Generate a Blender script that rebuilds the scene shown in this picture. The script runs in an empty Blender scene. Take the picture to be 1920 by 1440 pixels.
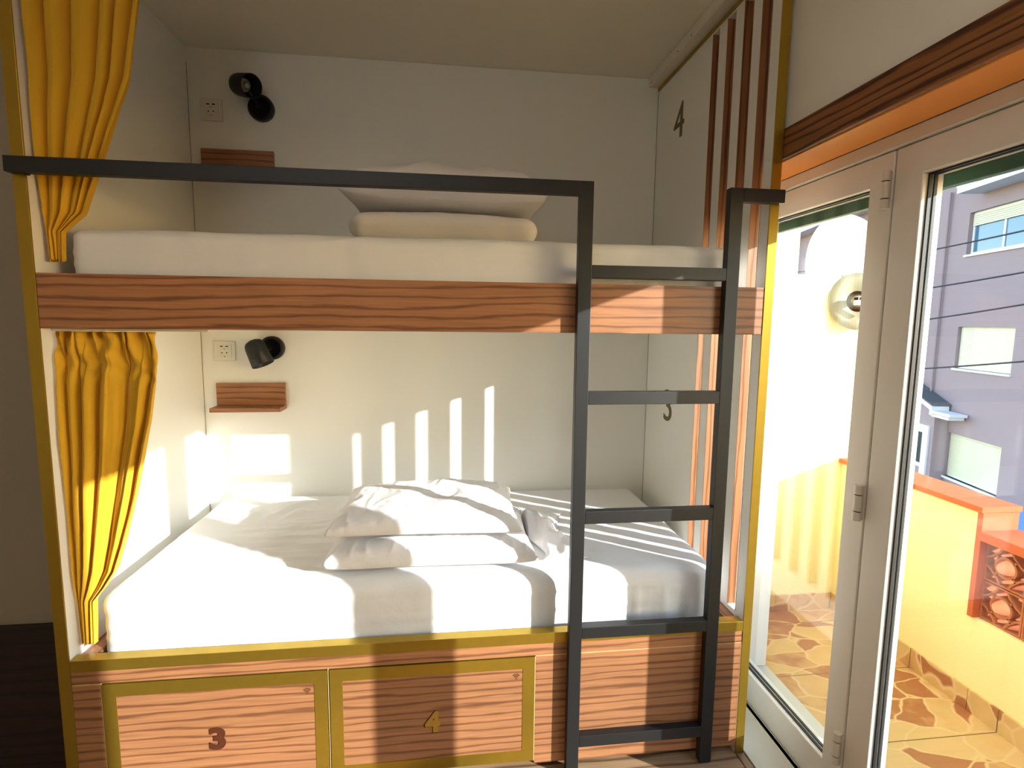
import bpy, bmesh, math, random
from mathutils import Vector, Matrix, noise
random.seed(7)
sc = bpy.context.scene
COL = sc.collection
PI = math.pi

# ------------------------------------------------------------------ materials
def srgb(r, g, b):
    f = lambda c: (c / 255 / 12.92) if c / 255 <= .04045 else ((c / 255 + .055) / 1.055) ** 2.4
    return (f(r), f(g), f(b), 1.0)

def newmat(name):
    m = bpy.data.materials.new(name); m.use_nodes = True
    nt = m.node_tree
    return m, nt, nt.nodes['Principled BSDF']

def N(nt, kind, **kw):
    n = nt.nodes.new(kind)
    for k, v in kw.items():
        if k in n.inputs: n.inputs[k].default_value = v
        else: setattr(n, k, v)
    return n

def plain(name, col, rough=.5, metal=0.0, bump=0.0, bscale=200.0, var=0.0, vscale=3.0, spec=.5):
    m, nt, p = newmat(name)
    p.inputs['Base Color'].default_value = col
    p.inputs['Roughness'].default_value = rough
    p.inputs['Metallic'].default_value = metal
    p.inputs['Specular IOR Level'].default_value = spec
    tc = N(nt, 'ShaderNodeTexCoord')
    if var > 0:
        nz = N(nt, 'ShaderNodeTexNoise'); nz.inputs['Scale'].default_value = vscale; nz.inputs['Detail'].default_value = 4
        nt.links.new(tc.outputs['Object'], nz.inputs['Vector'])
        mx = N(nt, 'ShaderNodeMix'); mx.data_type = 'RGBA'
        mx.inputs[6].default_value = tuple(c * (1 - var) for c in col[:3]) + (1,)
        mx.inputs[7].default_value = tuple(min(1, c * (1 + var)) for c in col[:3]) + (1,)
        nt.links.new(nz.outputs['Fac'], mx.inputs[0]); nt.links.new(mx.outputs[2], p.inputs['Base Color'])
    if bump > 0:
        nb = N(nt, 'ShaderNodeTexNoise'); nb.inputs['Scale'].default_value = bscale; nb.inputs['Detail'].default_value = 3
        nt.links.new(tc.outputs['Object'], nb.inputs['Vector'])
        b = N(nt, 'ShaderNodeBump'); b.inputs['Strength'].default_value = bump; b.inputs['Distance'].default_value = .002
        nt.links.new(nb.outputs['Fac'], b.inputs['Height']); nt.links.new(b.outputs['Normal'], p.inputs['Normal'])
    return m

def wood(name, axis, light, mid, dark, scale=1.0, rough=.42, seed=0.0):
    """laminate with long wavy dark grain lines running along `axis`"""
    m, nt, p = newmat(name)
    tc = N(nt, 'ShaderNodeTexCoord'); mp = N(nt, 'ShaderNodeMapping')
    nt.links.new(tc.outputs['Object'], mp.inputs['Vector'])
    s = [9.0 * scale] * 3; s['XYZ'.index(axis)] = .9 * scale
    mp.inputs['Rotation'].default_value = (0, .05, 0) if axis == 'X' else (0, 0, 0)
    mp.inputs['Scale'].default_value = s; mp.inputs['Location'].default_value = (seed, seed * 1.7, seed * .6)
    n1 = N(nt, 'ShaderNodeTexNoise'); n1.inputs['Scale'].default_value = .8; n1.inputs['Detail'].default_value = 2
    nt.links.new(mp.outputs['Vector'], n1.inputs['Vector'])
    # rings : sum of perpendicular coordinates + warp -> sine
    sep = N(nt, 'ShaderNodeSeparateXYZ'); nt.links.new(mp.outputs['Vector'], sep.inputs[0])
    others = [a for a in 'XYZ' if a != axis]
    add = N(nt, 'ShaderNodeMath', operation='ADD'); nt.links.new(sep.outputs[others[0]], add.inputs[0]); nt.links.new(sep.outputs[others[1]], add.inputs[1])
    w = N(nt, 'ShaderNodeMath', operation='MULTIPLY_ADD'); nt.links.new(n1.outputs['Fac'], w.inputs[0]); w.inputs[1].default_value = .55
    nt.links.new(add.outputs[0], w.inputs[2])
    fr = N(nt, 'ShaderNodeMath', operation='MULTIPLY'); nt.links.new(w.outputs[0], fr.inputs[0]); fr.inputs[1].default_value = 26.0
    # irregular spacing
    n2 = N(nt, 'ShaderNodeTexNoise'); n2.inputs['Scale'].default_value = 2.4; n2.inputs['Detail'].default_value = 3; n2.inputs['Roughness'].default_value = .6
    nt.links.new(mp.outputs['Vector'], n2.inputs['Vector'])
    w2 = N(nt, 'ShaderNodeMath', operation='MULTIPLY_ADD'); nt.links.new(n2.outputs['Fac'], w2.inputs[0]); w2.inputs[1].default_value = 9.5; nt.links.new(fr.outputs[0], w2.inputs[2])
    sn = N(nt, 'ShaderNodeMath', operation='SINE'); nt.links.new(w2.outputs[0], sn.inputs[0])
    cr = N(nt, 'ShaderNodeValToRGB'); e = cr.color_ramp.elements
    mr = N(nt, 'ShaderNodeMapRange'); mr.inputs[1].default_value = -1; mr.inputs[2].default_value = 1
    nt.links.new(sn.outputs[0], mr.inputs[0]); nt.links.new(mr.outputs[0], cr.inputs[0])
    e[0].position = 0; e[0].color = light; e[1].position = 1; e[1].color = dark
    a = e.new(.66); a.color = light; a = e.new(.88); a.color = mid
    # fine fibre + broad tint
    mp2 = N(nt, 'ShaderNodeMapping'); s2 = [150.0] * 3; s2['XYZ'.index(axis)] = 5.0; mp2.inputs['Scale'].default_value = s2
    nt.links.new(tc.outputs['Object'], mp2.inputs['Vector'])
    n3 = N(nt, 'ShaderNodeTexNoise'); n3.inputs['Scale'].default_value = 1.0; n3.inputs['Detail'].default_value = 3
    nt.links.new(mp2.outputs['Vector'], n3.inputs['Vector'])
    mul = N(nt, 'ShaderNodeMath', operation='MULTIPLY_ADD'); nt.links.new(n3.outputs['Fac'], mul.inputs[0]); mul.inputs[1].default_value = .9; mul.inputs[2].default_value = .55
    n4 = N(nt, 'ShaderNodeTexNoise'); n4.inputs['Scale'].default_value = .5; n4.inputs['Detail'].default_value = 1
    nt.links.new(mp.outputs['Vector'], n4.inputs['Vector'])
    mul2 = N(nt, 'ShaderNodeMath', operation='MULTIPLY_ADD'); nt.links.new(n4.outputs['Fac'], mul2.inputs[0]); mul2.inputs[1].default_value = .6; mul2.inputs[2].default_value = .70
    mm = N(nt, 'ShaderNodeMath', operation='MULTIPLY'); nt.links.new(mul.outputs[0], mm.inputs[0]); nt.links.new(mul2.outputs[0], mm.inputs[1])
    mx = N(nt, 'ShaderNodeVectorMath', operation='SCALE'); nt.links.new(cr.outputs['Color'], mx.inputs[0]); nt.links.new(mm.outputs[0], mx.inputs['Scale'])
    nt.links.new(mx.outputs[0], p.inputs['Base Color'])
    p.inputs['Roughness'].default_value = rough
    return m

def glassmat():
    m = bpy.data.materials.new('window glass'); m.use_nodes = True
    nt = m.node_tree; nt.nodes.clear()
    out = N(nt, 'ShaderNodeOutputMaterial'); tr = N(nt, 'ShaderNodeBsdfTransparent'); gl = N(nt, 'ShaderNodeBsdfGlossy')
    tr.inputs['Color'].default_value = (.97, .985, .98, 1); gl.inputs['Roughness'].default_value = .0
    lw = N(nt, 'ShaderNodeLayerWeight'); lw.inputs['Blend'].default_value = .5
    pw = N(nt, 'ShaderNodeMath', operation='POWER'); nt.links.new(lw.outputs['Facing'], pw.inputs[0]); pw.inputs[1].default_value = 4.5
    fr = N(nt, 'ShaderNodeMath', operation='MULTIPLY_ADD'); nt.links.new(pw.outputs[0], fr.inputs[0]); fr.inputs[1].default_value = .9; fr.inputs[2].default_value = .035
    mx = N(nt, 'ShaderNodeMixShader')
    nt.links.new(fr.outputs[0], mx.inputs[0]); nt.links.new(tr.outputs[0], mx.inputs[1]); nt.links.new(gl.outputs[0], mx.inputs[2])
    nt.links.new(mx.outputs[0], out.inputs[0])
    return m

def paving():
    m, nt, p = newmat('crazy paving tile')
    tc = N(nt, 'ShaderNodeTexCoord')
    mp = N(nt, 'ShaderNodeMapping'); mp.inputs['Rotation'].default_value = (0, 0, .5); mp.inputs['Scale'].default_value = (1.0, 1.7, 1.0)
    nt.links.new(tc.outputs['Object'], mp.inputs['Vector'])
    nd = N(nt, 'ShaderNodeTexNoise'); nd.inputs['Scale'].default_value = 5; nt.links.new(mp.outputs[0], nd.inputs['Vector'])
    ad = N(nt, 'ShaderNodeVectorMath', operation='MULTIPLY_ADD'); nt.links.new(nd.outputs['Color'], ad.inputs[0]); ad.inputs[1].default_value = (.12, .12, 0); nt.links.new(mp.outputs[0], ad.inputs[2])
    vc = N(nt, 'ShaderNodeTexVoronoi'); vc.inputs['Scale'].default_value = 6; nt.links.new(ad.outputs[0], vc.inputs['Vector'])
    ve = N(nt, 'ShaderNodeTexVoronoi', feature='DISTANCE_TO_EDGE'); ve.inputs['Scale'].default_value = 6; nt.links.new(ad.outputs[0], ve.inputs['Vector'])
    sep = N(nt, 'ShaderNodeSeparateColor'); nt.links.new(vc.outputs['Color'], sep.inputs[0])
    nz = N(nt, 'ShaderNodeTexNoise'); nz.inputs['Scale'].default_value = 14; nz.inputs['Detail'].default_value = 4; nt.links.new(tc.outputs['Object'], nz.inputs['Vector'])
    sm = N(nt, 'ShaderNodeMath', operation='MULTIPLY_ADD'); nt.links.new(nz.outputs['Fac'], sm.inputs[0]); sm.inputs[1].default_value = .7; nt.links.new(sep.outputs[0], sm.inputs[2])
    cr = N(nt, 'ShaderNodeValToRGB'); e = cr.color_ramp.elements
    e[0].position = .45; e[0].color = srgb(208, 174, 116); e[1].position = 1.25; e[1].color = srgb(168, 108, 66)
    a = e.new(.80); a.color = srgb(200, 156, 98)
    nt.links.new(sm.outputs[0], cr.inputs[0])
    lt = N(nt, 'ShaderNodeMapRange'); lt.inputs[1].default_value = .012; lt.inputs[2].default_value = .05
    nt.links.new(ve.outputs['Distance'], lt.inputs[0])
    mx = N(nt, 'ShaderNodeMix'); mx.data_type = 'RGBA'; mx.inputs[6].default_value = srgb(216, 184, 130)
    nt.links.new(lt.outputs[0], mx.inputs[0]); nt.links.new(cr.outputs[0], mx.inputs[7])
    # square tile joints every 0.37 m
    sx = N(nt, 'ShaderNodeSeparateXYZ'); nt.links.new(tc.outputs['Object'], sx.inputs[0])
    dd = []
    for ax in ('Y', 'Y'):
        a = N(nt, 'ShaderNodeMath', operation='MULTIPLY_ADD'); nt.links.new(sx.outputs[ax], a.inputs[0]); a.inputs[1].default_value = 1 / .37; a.inputs[2].default_value = 20.0 if ax == 'Y' else 20.17
        b = N(nt, 'ShaderNodeMath', operation='PINGPONG'); nt.links.new(a.outputs[0], b.inputs[0]); b.inputs[1].default_value = .5
        dd.append(b)
    mn = N(nt, 'ShaderNodeMath', operation='MINIMUM'); nt.links.new(dd[0].outputs[0], mn.inputs[0]); nt.links.new(dd[1].outputs[0], mn.inputs[1])
    gt = N(nt, 'ShaderNodeMath', operation='GREATER_THAN'); nt.links.new(mn.outputs[0], gt.inputs[0]); gt.inputs[1].default_value = .006
    m2 = N(nt, 'ShaderNodeMix'); m2.data_type = 'RGBA'; m2.inputs[6].default_value = srgb(120, 90, 50)
    nt.links.new(gt.outputs[0], m2.inputs[0]); nt.links.new(mx.outputs[2], m2.inputs[7])
    nt.links.new(m2.outputs[2], p.inputs['Base Color'])
    p.inputs['Roughness'].default_value = .35
    return m

def cloth(name, col, scale=900, rough=.9, strength=.35, wr=0.0, sheen=.2):
    m, nt, p = newmat(name)
    p.inputs['Base Color'].default_value = col; p.inputs['Roughness'].default_value = rough
    p.inputs['Specular IOR Level'].default_value = .2
    p.inputs['Sheen Weight'].default_value = sheen; p.inputs['Sheen Roughness'].default_value = .5
    tc = N(nt, 'ShaderNodeTexCoord')
    w1 = N(nt, 'ShaderNodeTexWave', bands_direction='X'); w1.inputs['Scale'].default_value = scale / 3
    w2 = N(nt, 'ShaderNodeTexWave', bands_direction='Z'); w2.inputs['Scale'].default_value = scale / 3
    for w in (w1, w2):
        w.inputs['Distortion'].default_value = 1.5; nt.links.new(tc.outputs['Object'], w.inputs['Vector'])
    ad = N(nt, 'ShaderNodeMath', operation='ADD'); nt.links.new(w1.outputs['Fac'], ad.inputs[0]); nt.links.new(w2.outputs['Fac'], ad.inputs[1])
    b = N(nt, 'ShaderNodeBump'); b.inputs['Strength'].default_value = strength * .4; b.inputs['Distance'].default_value = .0005
    nt.links.new(ad.outputs[0], b.inputs['Height'])
    last = b
    if wr > 0:
        mp = N(nt, 'ShaderNodeMapping'); mp.inputs['Scale'].default_value = (1, 1.6, 1); nt.links.new(tc.outputs['Object'], mp.inputs['Vector'])
        nz = N(nt, 'ShaderNodeTexNoise'); nz.inputs['Scale'].default_value = 7; nz.inputs['Detail'].default_value = 5; nz.inputs['Distortion'].default_value = 1.2
        nt.links.new(mp.outputs[0], nz.inputs['Vector'])
        b2 = N(nt, 'ShaderNodeBump'); b2.inputs['Strength'].default_value = wr; b2.inputs['Distance'].default_value = .012
        nt.links.new(nz.outputs['Fac'], b2.inputs['Height']); nt.links.new(b.outputs['Normal'], b2.inputs['Normal']); last = b2
    nt.links.new(last.outputs['Normal'], p.inputs['Normal'])
    return m

WL, WM, WD = srgb(164, 112, 74), srgb(144, 94, 60), srgb(116, 74, 47)
M = dict(
    wood_x=wood('walnut laminate grain along x', 'X', WL, WM, WD, seed=11.0),
    wood_x2=wood('walnut laminate drawer', 'X', WL, WM, WD, seed=3.3),
    wood_x3=wood('walnut laminate filler', 'X', WL, WM, WD, seed=7.9),
    wood_y=wood('walnut laminate grain along y', 'Y', WL, WM, WD, seed=1.3),
    wood_z=wood('walnut laminate grain upright', 'Z', WL, WM, WD, seed=5.1),
    beam=wood('oiled dark wood', 'Y', srgb(140, 88, 46), srgb(112, 64, 32), srgb(66, 34, 18), scale=.95, rough=.5, seed=2.2),
    floor=wood('oak floor', 'X', srgb(176, 144, 108), srgb(158, 124, 90), srgb(118, 88, 62), scale=.5, rough=.35, seed=9.0),
    panel=plain('white melamine', srgb(236, 235, 228), .35, bump=.04, bscale=400),
    wallp=plain('warm white wall paint', srgb(238, 234, 224), .75, bump=.15, bscale=260, var=.02),
    ceil=plain('cream ceiling paint', srgb(240, 236, 222), .8, bump=.1, bscale=200, var=.02),
    reveal=plain('soffit coloured as bounce light', srgb(244, 158, 66), .5),
    gold=plain('brushed brass edging', srgb(182, 150, 56), .30, metal=.8, bump=.1, bscale=600, var=.08, vscale=30),
    pale=plain('painted edge highlight', srgb(226, 196, 140), .35),
    goldflat=plain('brass number finish', srgb(178, 138, 52), .4, metal=.3),
    olive=plain('dull bronze number', srgb(112, 96, 48), .45, metal=.25),
    brown=plain('dark brown number', srgb(84, 40, 20), .5),
    black=plain('black powder coated steel', srgb(26, 27, 28), .42, bump=.2, bscale=900),
    lampblk=plain('matte black lamp metal', srgb(22, 22, 22), .45),
    bulb=plain('frosted lamp lens', srgb(225, 225, 205), .2),
    rubber=plain('black gasket', srgb(16, 16, 18), .6),
    pvc=plain('white door profile', srgb(222, 216, 204), .28),
    pvc2=plain('white plastic channel', srgb(226, 220, 204), .4),
    plate=plain('white socket plastic', srgb(228, 224, 210), .3),
    hole=plain('dark socket hole', srgb(30, 28, 26), .6),
    sheet=cloth('white cotton sheet', srgb(228, 228, 228), wr=.3),
    pillow=cloth('white cotton pillowcase', srgb(228, 226, 226), wr=.5),
    mustard=cloth('mustard curtain fabric', srgb(222, 172, 44), scale=1200, rough=.8, sheen=.1),
    glass=glassmat(),
    paving=paving(),
    yellow=plain('pale yellow render', srgb(240, 226, 160), .85, bump=.5, bscale=80, var=.03, vscale=6),
    white_ext=plain('white render', srgb(236, 236, 232), .85, bump=.3, bscale=80),
    terra=plain('orange terracotta', srgb(192, 92, 48), .8, var=.06, vscale=12),
    marble=plain('pale stone sill', srgb(206, 204, 190), .4, var=.04, vscale=10),
    blockm=plain('fired terracotta block', srgb(178, 104, 62), .9),
    green=plain('dark green shutter', srgb(30, 74, 54), .5),
    pink=plain('dusty pink render', srgb(152, 134, 140), .9, bump=.3, bscale=30, var=.04, vscale=1.2),
    bwhite=plain('white facade trim', srgb(226, 230, 232), .7),
    shutter=plain('pale roller shutter', srgb(210, 208, 184), .7),
    bglass=plain('blue window pane', srgb(70, 110, 140), .08, spec=.8),
    dglass=plain('dark window pane', srgb(42, 54, 54), .1, spec=.8),
    dish=plain('grey white dish enamel', srgb(226, 226, 210), .45),
    dish2=plain('weathered dish metal', srgb(120, 116, 88), .6),
    cable=plain('black cable', srgb(40, 40, 50), .7),
    threshold=plain('brown metal floor strip', srgb(128, 104, 84), .4, metal=.3),
    street=plain('grey asphalt', srgb(96, 96, 100), .9, bump=.4, bscale=60),
    van=plain('blue van paint', srgb(70, 120, 190), .25),
    shade_taupe=plain('taupe wall paint', srgb(156, 144, 124), .8, bump=.15, bscale=260, var=.02),
    shade_board=wood('boards darkened as deep shade', 'X', srgb(46, 28, 22), srgb(40, 24, 18), srgb(26, 14, 10), scale=.6, rough=.6),
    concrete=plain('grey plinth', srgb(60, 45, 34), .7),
)

# ------------------------------------------------------------------ mesh helpers
def obj(name, bm, mat, parent=None, smooth=False, mats=None):
    me = bpy.data.meshes.new(name); bm.normal_update(); bm.to_mesh(me); bm.free()
    o = bpy.data.objects.new(name, me); COL.objects.link(o)
    for mm in (mats or [mat]): me.materials.append(mm)
    if smooth:
        for p in me.polygons: p.use_smooth = True
    if parent: o.parent = parent
    return o

def tag(o, label=None, cat=None, group=None, kind=None):
    if label: o['label'] = label
    if cat: o['category'] = cat
    if group: o['group'] = group
    if kind: o['kind'] = kind
    return o

def empty(name, loc=(0, 0, 0), rz=0):
    e = bpy.data.objects.new(name, None); COL.objects.link(e); e.empty_display_size = .1
    e.location = loc; e.rotation_euler = (0, 0, rz); return e

def bx(bm, x0, x1, y0, y1, z0, z1, bev=0.0, seg=2, mi=0):
    r = bmesh.ops.create_cube(bm, size=1.0)
    vs = r['verts']
    for v in vs:
        v.co.x = x0 + (v.co.x + .5) * (x1 - x0); v.co.y = y0 + (v.co.y + .5) * (y1 - y0); v.co.z = z0 + (v.co.z + .5) * (z1 - z0)
    fs = set(f for v in vs for f in v.link_faces)
    for f in fs: f.material_index = mi
    if bev > 0:
        es = list(set(e for v in vs for e in v.link_edges))
        bmesh.ops.bevel(bm, geom=es, offset=bev, segments=seg, affect='EDGES', profile=.5)
    return bm

def box(name, x0, x1, y0, y1, z0, z1, mat, parent=None, bev=0.0):
    return obj(name, bx(bmesh.new(), x0, x1, y0, y1, z0, z1, bev), mat, parent)

def cyl(bm, p0, p1, r0, r1=None, n=24, caps=True):
    r1 = r0 if r1 is None else r1
    p0, p1 = Vector(p0), Vector(p1); d = (p1 - p0).normalized()
    a = d.orthogonal().normalized(); b = d.cross(a)
    R = []
    for p, r in ((p0, r0), (p1, r1)):
        R.append([bm.verts.new(p + (a * math.cos(t) + b * math.sin(t)) * r) for t in (2 * PI * k / n for k in range(n))])
    for k in range(n): bm.faces.new((R[0][k], R[0][(k + 1) % n], R[1][(k + 1) % n], R[1][k]))
    if caps:
        bm.faces.new(list(reversed(R[0]))); bm.faces.new(R[1])
    return bm

def lathe(bm, prof, p0, d, n=32):
    """prof = [(radius, distance along d)]"""
    p0, d = Vector(p0), Vector(d).normalized(); a = d.orthogonal().normalized(); b = d.cross(a)
    rings = []
    for r, h in prof:
        if r < 1e-6: rings.append([bm.verts.new(p0 + d * h)])
        else: rings.append([bm.verts.new(p0 + d * h + (a * math.cos(2 * PI * k / n) + b * math.sin(2 * PI * k / n)) * r) for k in range(n)])
    for A, B in zip(rings, rings[1:]):
        for k in range(n):
            k2 = (k + 1) % n
            if len(A) == 1 and len(B) == 1: continue
            if len(A) == 1: bm.faces.new((A[0], B[k], B[k2]))
            elif len(B) == 1: bm.faces.new((A[k], A[k2], B[0]))
            else: bm.faces.new((A[k], A[k2], B[k2], B[k]))
    return bm

def prism(bm, poly, axis, a0, a1):
    """extrude a 2-D polygon: poly in the two remaining axes (order kept x<y<z)"""
    def P(u, v, w):
        return {'x': (w, u, v), 'y': (u, w, v), 'z': (u, v, w)}[axis]
    A = [bm.verts.new(P(u, v, a0)) for u, v in poly]; B = [bm.verts.new(P(u, v, a1)) for u, v in poly]
    n = len(poly)
    bm.faces.new(list(reversed(A))); bm.faces.new(B)
    for k in range(n): bm.faces.new((A[k], A[(k + 1) % n], B[(k + 1) % n], B[k]))
    bmesh.ops.recalc_face_normals(bm, faces=bm.faces[:])
    return bm

def samples(a, b, step, r):
    """positions between a and b, denser near the ends"""
    L = [a + r * t for t in (0, .08, .2, .35, .55, .78, 1.0)]
    n = max(2, int((b - a - 2 * r) / step))
    L += [a + r + (b - a - 2 * r) * k / n for k in range(1, n)]
    L += [b - r * t for t in (1.0, .78, .55, .35, .2, .08, 0)]
    return L

def softbox(x0, x1, y0, y1, z0, z1, r, step, disp=None):
    bm = bmesh.new()
    X, Y, Z = samples(x0, x1, step, r), samples(y0, y1, step, r), samples(z0, z1, step, r)
    cache = {}
    def V(x, y, z):
        k = (round(x, 5), round(y, 5), round(z, 5))
        if k not in cache:
            p = Vector((x, y, z))
            inn = Vector((min(max(x, x0 + r), x1 - r), min(max(y, y0 + r), y1 - r), min(max(z, z0 + r), z1 - r)))
            d = p - inn
            if d.length > 1e-9: p = inn + d.normalized() * r; nn = d.normalized()
            else: nn = Vector((0, 0, 1))
            if disp: p = p + disp(p, nn)
            cache[k] = bm.verts.new(p)
        return cache[k]
    def grid(A, B, f):
        for i in range(len(A) - 1):
            for j in range(len(B) - 1):
                q = [V(*f(A[i], B[j])), V(*f(A[i + 1], B[j])), V(*f(A[i + 1], B[j + 1])), V(*f(A[i], B[j + 1]))]
                if len(set(q)) == 4:
                    try: bm.faces.new(q)
                    except ValueError: pass
    grid(X, Y, lambda a, b: (a, b, z1)); grid(X, Y, lambda a, b: (a, b, z0))
    grid(X, Z, lambda a, b: (a, y0, b)); grid(X, Z, lambda a, b: (a, y1, b))
    grid(Y, Z, lambda a, b: (x0, a, b)); grid(Y, Z, lambda a, b: (x1, a, b))
    bmesh.ops.recalc_face_normals(bm, faces=bm.faces[:])
    return bm

def text_mesh(name, s, size_h, width, mat, M4, parent, thick=.001, offset=.0, shear=0):
    cu = bpy.data.curves.new(name, 'FONT'); cu.body = s; cu.size = 1; cu.extrude = .01; cu.offset = offset; cu.resolution_u = 8
    t = bpy.data.objects.new(name, cu); COL.objects.link(t)
    bpy.context.view_layer.update()
    me = bpy.data.meshes.new_from_object(t.evaluated_get(bpy.context.evaluated_depsgraph_get()))
    bpy.data.objects.remove(t, do_unlink=True)
    xs = [v.co.x for v in me.vertices]; ys = [v.co.y for v in me.vertices]
    cx, cy = (min(xs) + max(xs)) / 2, (min(ys) + max(ys)) / 2
    sx, sy = width / (max(xs) - min(xs)), size_h / (max(ys) - min(ys))
    for v in me.vertices: v.co = Vector(((v.co.x - cx) * sx, (v.co.y - cy) * sy, v.co.z / .01 * thick))
    me.transform(M4); me.materials.clear(); me.materials.append(mat)
    me.name = name
    o = bpy.data.objects.new(name, me); COL.objects.link(o); o.parent = parent
    return o

def struct(o): o['kind'] = 'structure'; return o

# ------------------------------------------------------------------ key sizes (metres)
W = 2.02          # clear width of the bunk
D = .9307         # depth
PX = 2.048        # outer face of right side panel
CE = 2.541        # ceiling
WX = 2.06         # inner face of window wall
DX = 2.195        # inner face of door leaves
OX = 2.40         # outer face of window wall
RY0, RY1 = -1.60, .43   # door opening along y
SOF = 1.9276      # soffit height

# ------------------------------------------------------------------ room shell
struct(box('floor', -1.9, DX + .0, -3.7, 1.10, -.12, 0, M['floor']))
struct(box('ceiling', -1.9, OX, -3.7, 1.10, CE, CE + .15, M['ceil']))
bm = bmesh.new(); bx(bm, -.032, WX, 1.0, 1.10, 0, CE)
struct(obj('wall_back', bm, M['wallp']))
struct(box('wall_alcove', -1.8, -.032, .19, 1.10, 0, CE, M['shade_taupe']))  # darker wall tone paints in the shade left of the bunk
struct(box('wall_left', -1.9, -1.8, -3.7, 1.0, 0, CE, M['wallp']))
struct(box('wall_front', -1.8, WX, -3.7, -3.6, 0, CE, M['wallp']))
bm = bmesh.new()
bx(bm, WX, OX, -3.7, RY0, 0, CE); bx(bm, WX, OX, RY1, 1.10, 0, CE); bx(bm, WX, OX, RY0, RY1, SOF, CE)
struct(obj('wall_right', bm, M['wallp']))
struct(box('shade_board_back', -1.8, -.034, .175, .1895, 0, .489, M['shade_board'], bev=.002))  # near-black board stands in for deep shade low on the left
# soffit lining painted as orange bounce light, wooden beam, floor strip, stone sill
struct(box('trim_1', WX + .001, DX - .012, RY0 + .001, RY1 - .001, SOF - .006, SOF - .0005, M['reveal'], bev=.001))
struct(box('trim_2', WX - .010, WX - .0002, -3.6, .02, SOF - .001, 2.013, M['beam'], bev=.002))
bm = bmesh.new(); bx(bm, W + .002, PX - .002, -3.0, -.004, 0, .004, .001)
struct(obj('trim_3', bm, M['threshold']))
struct(box('trim_7', PX + .004, DX - .016, RY0, RY1, 0.0002, .006, M['marble'], bev=.002))
struct(box('trim_4', DX - .015, OX + .005, RY0, RY1, -.03, .0, M['marble'], bev=.003))
# plastic channel above the right side panel
bm = bmesh.new(); bx(bm, 1.972, 2.052, -.02, .985, 2.501, CE - .0005, .002)
ch = struct(obj('trim_5', bm, M['pvc2']))
bm = bmesh.new()
for y in (.90, .62, .50, .2): cyl(bm, (1.9715, y, 2.512), (1.974, y, 2.512), .0035, n=10)
obj('screw', bm, M['hole'], ch)

# ------------------------------------------------------------------ bunk bed
bunk = empty('bunk_bed', (W / 2, D / 2, 0))
tag(bunk, 'built-in white and walnut bunk bed with brass edging, black ladder and two numbered drawers', 'bunk bed')
def P(o):      # keep world coordinates while parenting
    o.parent = bunk; o.matrix_parent_inverse = Matrix.Translation(-bunk.location); return o
def part(name, x0, x1, y0, y1, z0, z1, mat, bev=.0008): return P(box(name, x0, x1, y0, y1, z0, z1, mat, bev=bev))

TOPZ = 2.499
lp = part('side_panel', -.030, 0, .003, D, 0, CE - .001, M['panel'])
e = part('edge_strip', -.0305, .0005, -.002, .003, 0, CE - .001, M['gold'], .0005); e['label'] = 'brass edging of the left side panel'
SL = [(.052, .103), (.156, .208), (.265, .315), (.375, .420)]
S0, S1 = .478, 2.478
bm = bmesh.new()
bx(bm, W, PX, .003, D + .018, 0, S0); bx(bm, W, PX, .003, D + .018, S1, TOPZ)
yy = .003
for a, b in SL: bx(bm, W, PX, yy, a - .002, S0, S1); yy = b + .002
bx(bm, W, PX, yy, D + .018, S0, S1)
rp = P(obj('side_panel', bm, M['panel'])); rp['label'] = 'right side panel with four tall slots'
for a, b in SL:
    bm = bmesh.new(); bx(bm, W - .0006, PX + .0006, a - .002, a, S0, S1); bx(bm, W - .0006, PX + .0006, b, b + .002, S0, S1)
    s = obj('slot_lining', bm, M['wood_z'], rp)
e = part('edge_strip', W - .0005, PX + .0005, -.002, .003, 0, TOPZ, M['gold'], .0005); e['label'] = 'brass edging of the right side panel'
e = part('edge_strip', W - .003, W - .0003, .003, D, 2.484, 2.4995, M['gold'], .0005); e['label'] = 'brass strip along the top of the right panel'
part('back_panel', -.03, W, D, D + .018, 0, CE - .001, M['panel'])
# thin dark strips paint the shade into the inner corners
bm = bmesh.new(); bx(bm, .0, .0012, D - .0012, D, .47, CE - .002); bx(bm, W - .0012, W, D - .0012, D, .47, 2.48)
bm.free()
for a in (0.0, W - .0012): part('corner_shade', a, a + .0012, D - .0012, D, .47, 2.48, M['concrete'], 0)

# upper bunk
part('front_board', .001, W - .001, .0, .028, 1.4065, 1.5495, M['wood_x'], .001)
part('bed_base', .001, W - .001, .029, D - .001, 1.4065, 1.455, M['panel'], .001)
for x0, x1 in ((.001, .045), (W - .045, W - .001)):
    part('side_rail', x0, x1, .029, D - .001, 1.4555, 1.52, M['wood_y'])

# lower bunk
e = part('front_ledge', .001, W - .001, -.002, .034, .4385, .473, M['gold'], .0012); e['label'] = 'brass covered ledge'
bm = bmesh.new()
bx(bm, .001, W - .001, .0, .02, .3995, .438, .0006)
P(obj('top_filler', bm, M['wood_x3']))
bm = bmesh.new(); bx(bm, .001, .0755, .0, .02, .03, .3975, .0006); P(obj('end_filler', bm, M['wood_x2']))
bm = bmesh.new(); bx(bm, 1.333, W - .003, .0, .02, .03, .3975, .0006); P(obj('front_panel', bm, M['wood_x2']))
part('recessed_plinth', .02, W - .02, .06, .08, 0, .04, M['concrete'])
for x0, x1 in ((.001, .046), (W - .040, W - .001)):
    part('side_rail', x0, x1, .0345, D - .001, .38, .462, M['wood_y'])
part('bed_base', .0465, W - .0405, .0345, D - .001, .38, .402, M['panel'])
part('drawer_divider', .698, .708, .022, .5, .03, .379, M['concrete'])

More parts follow.
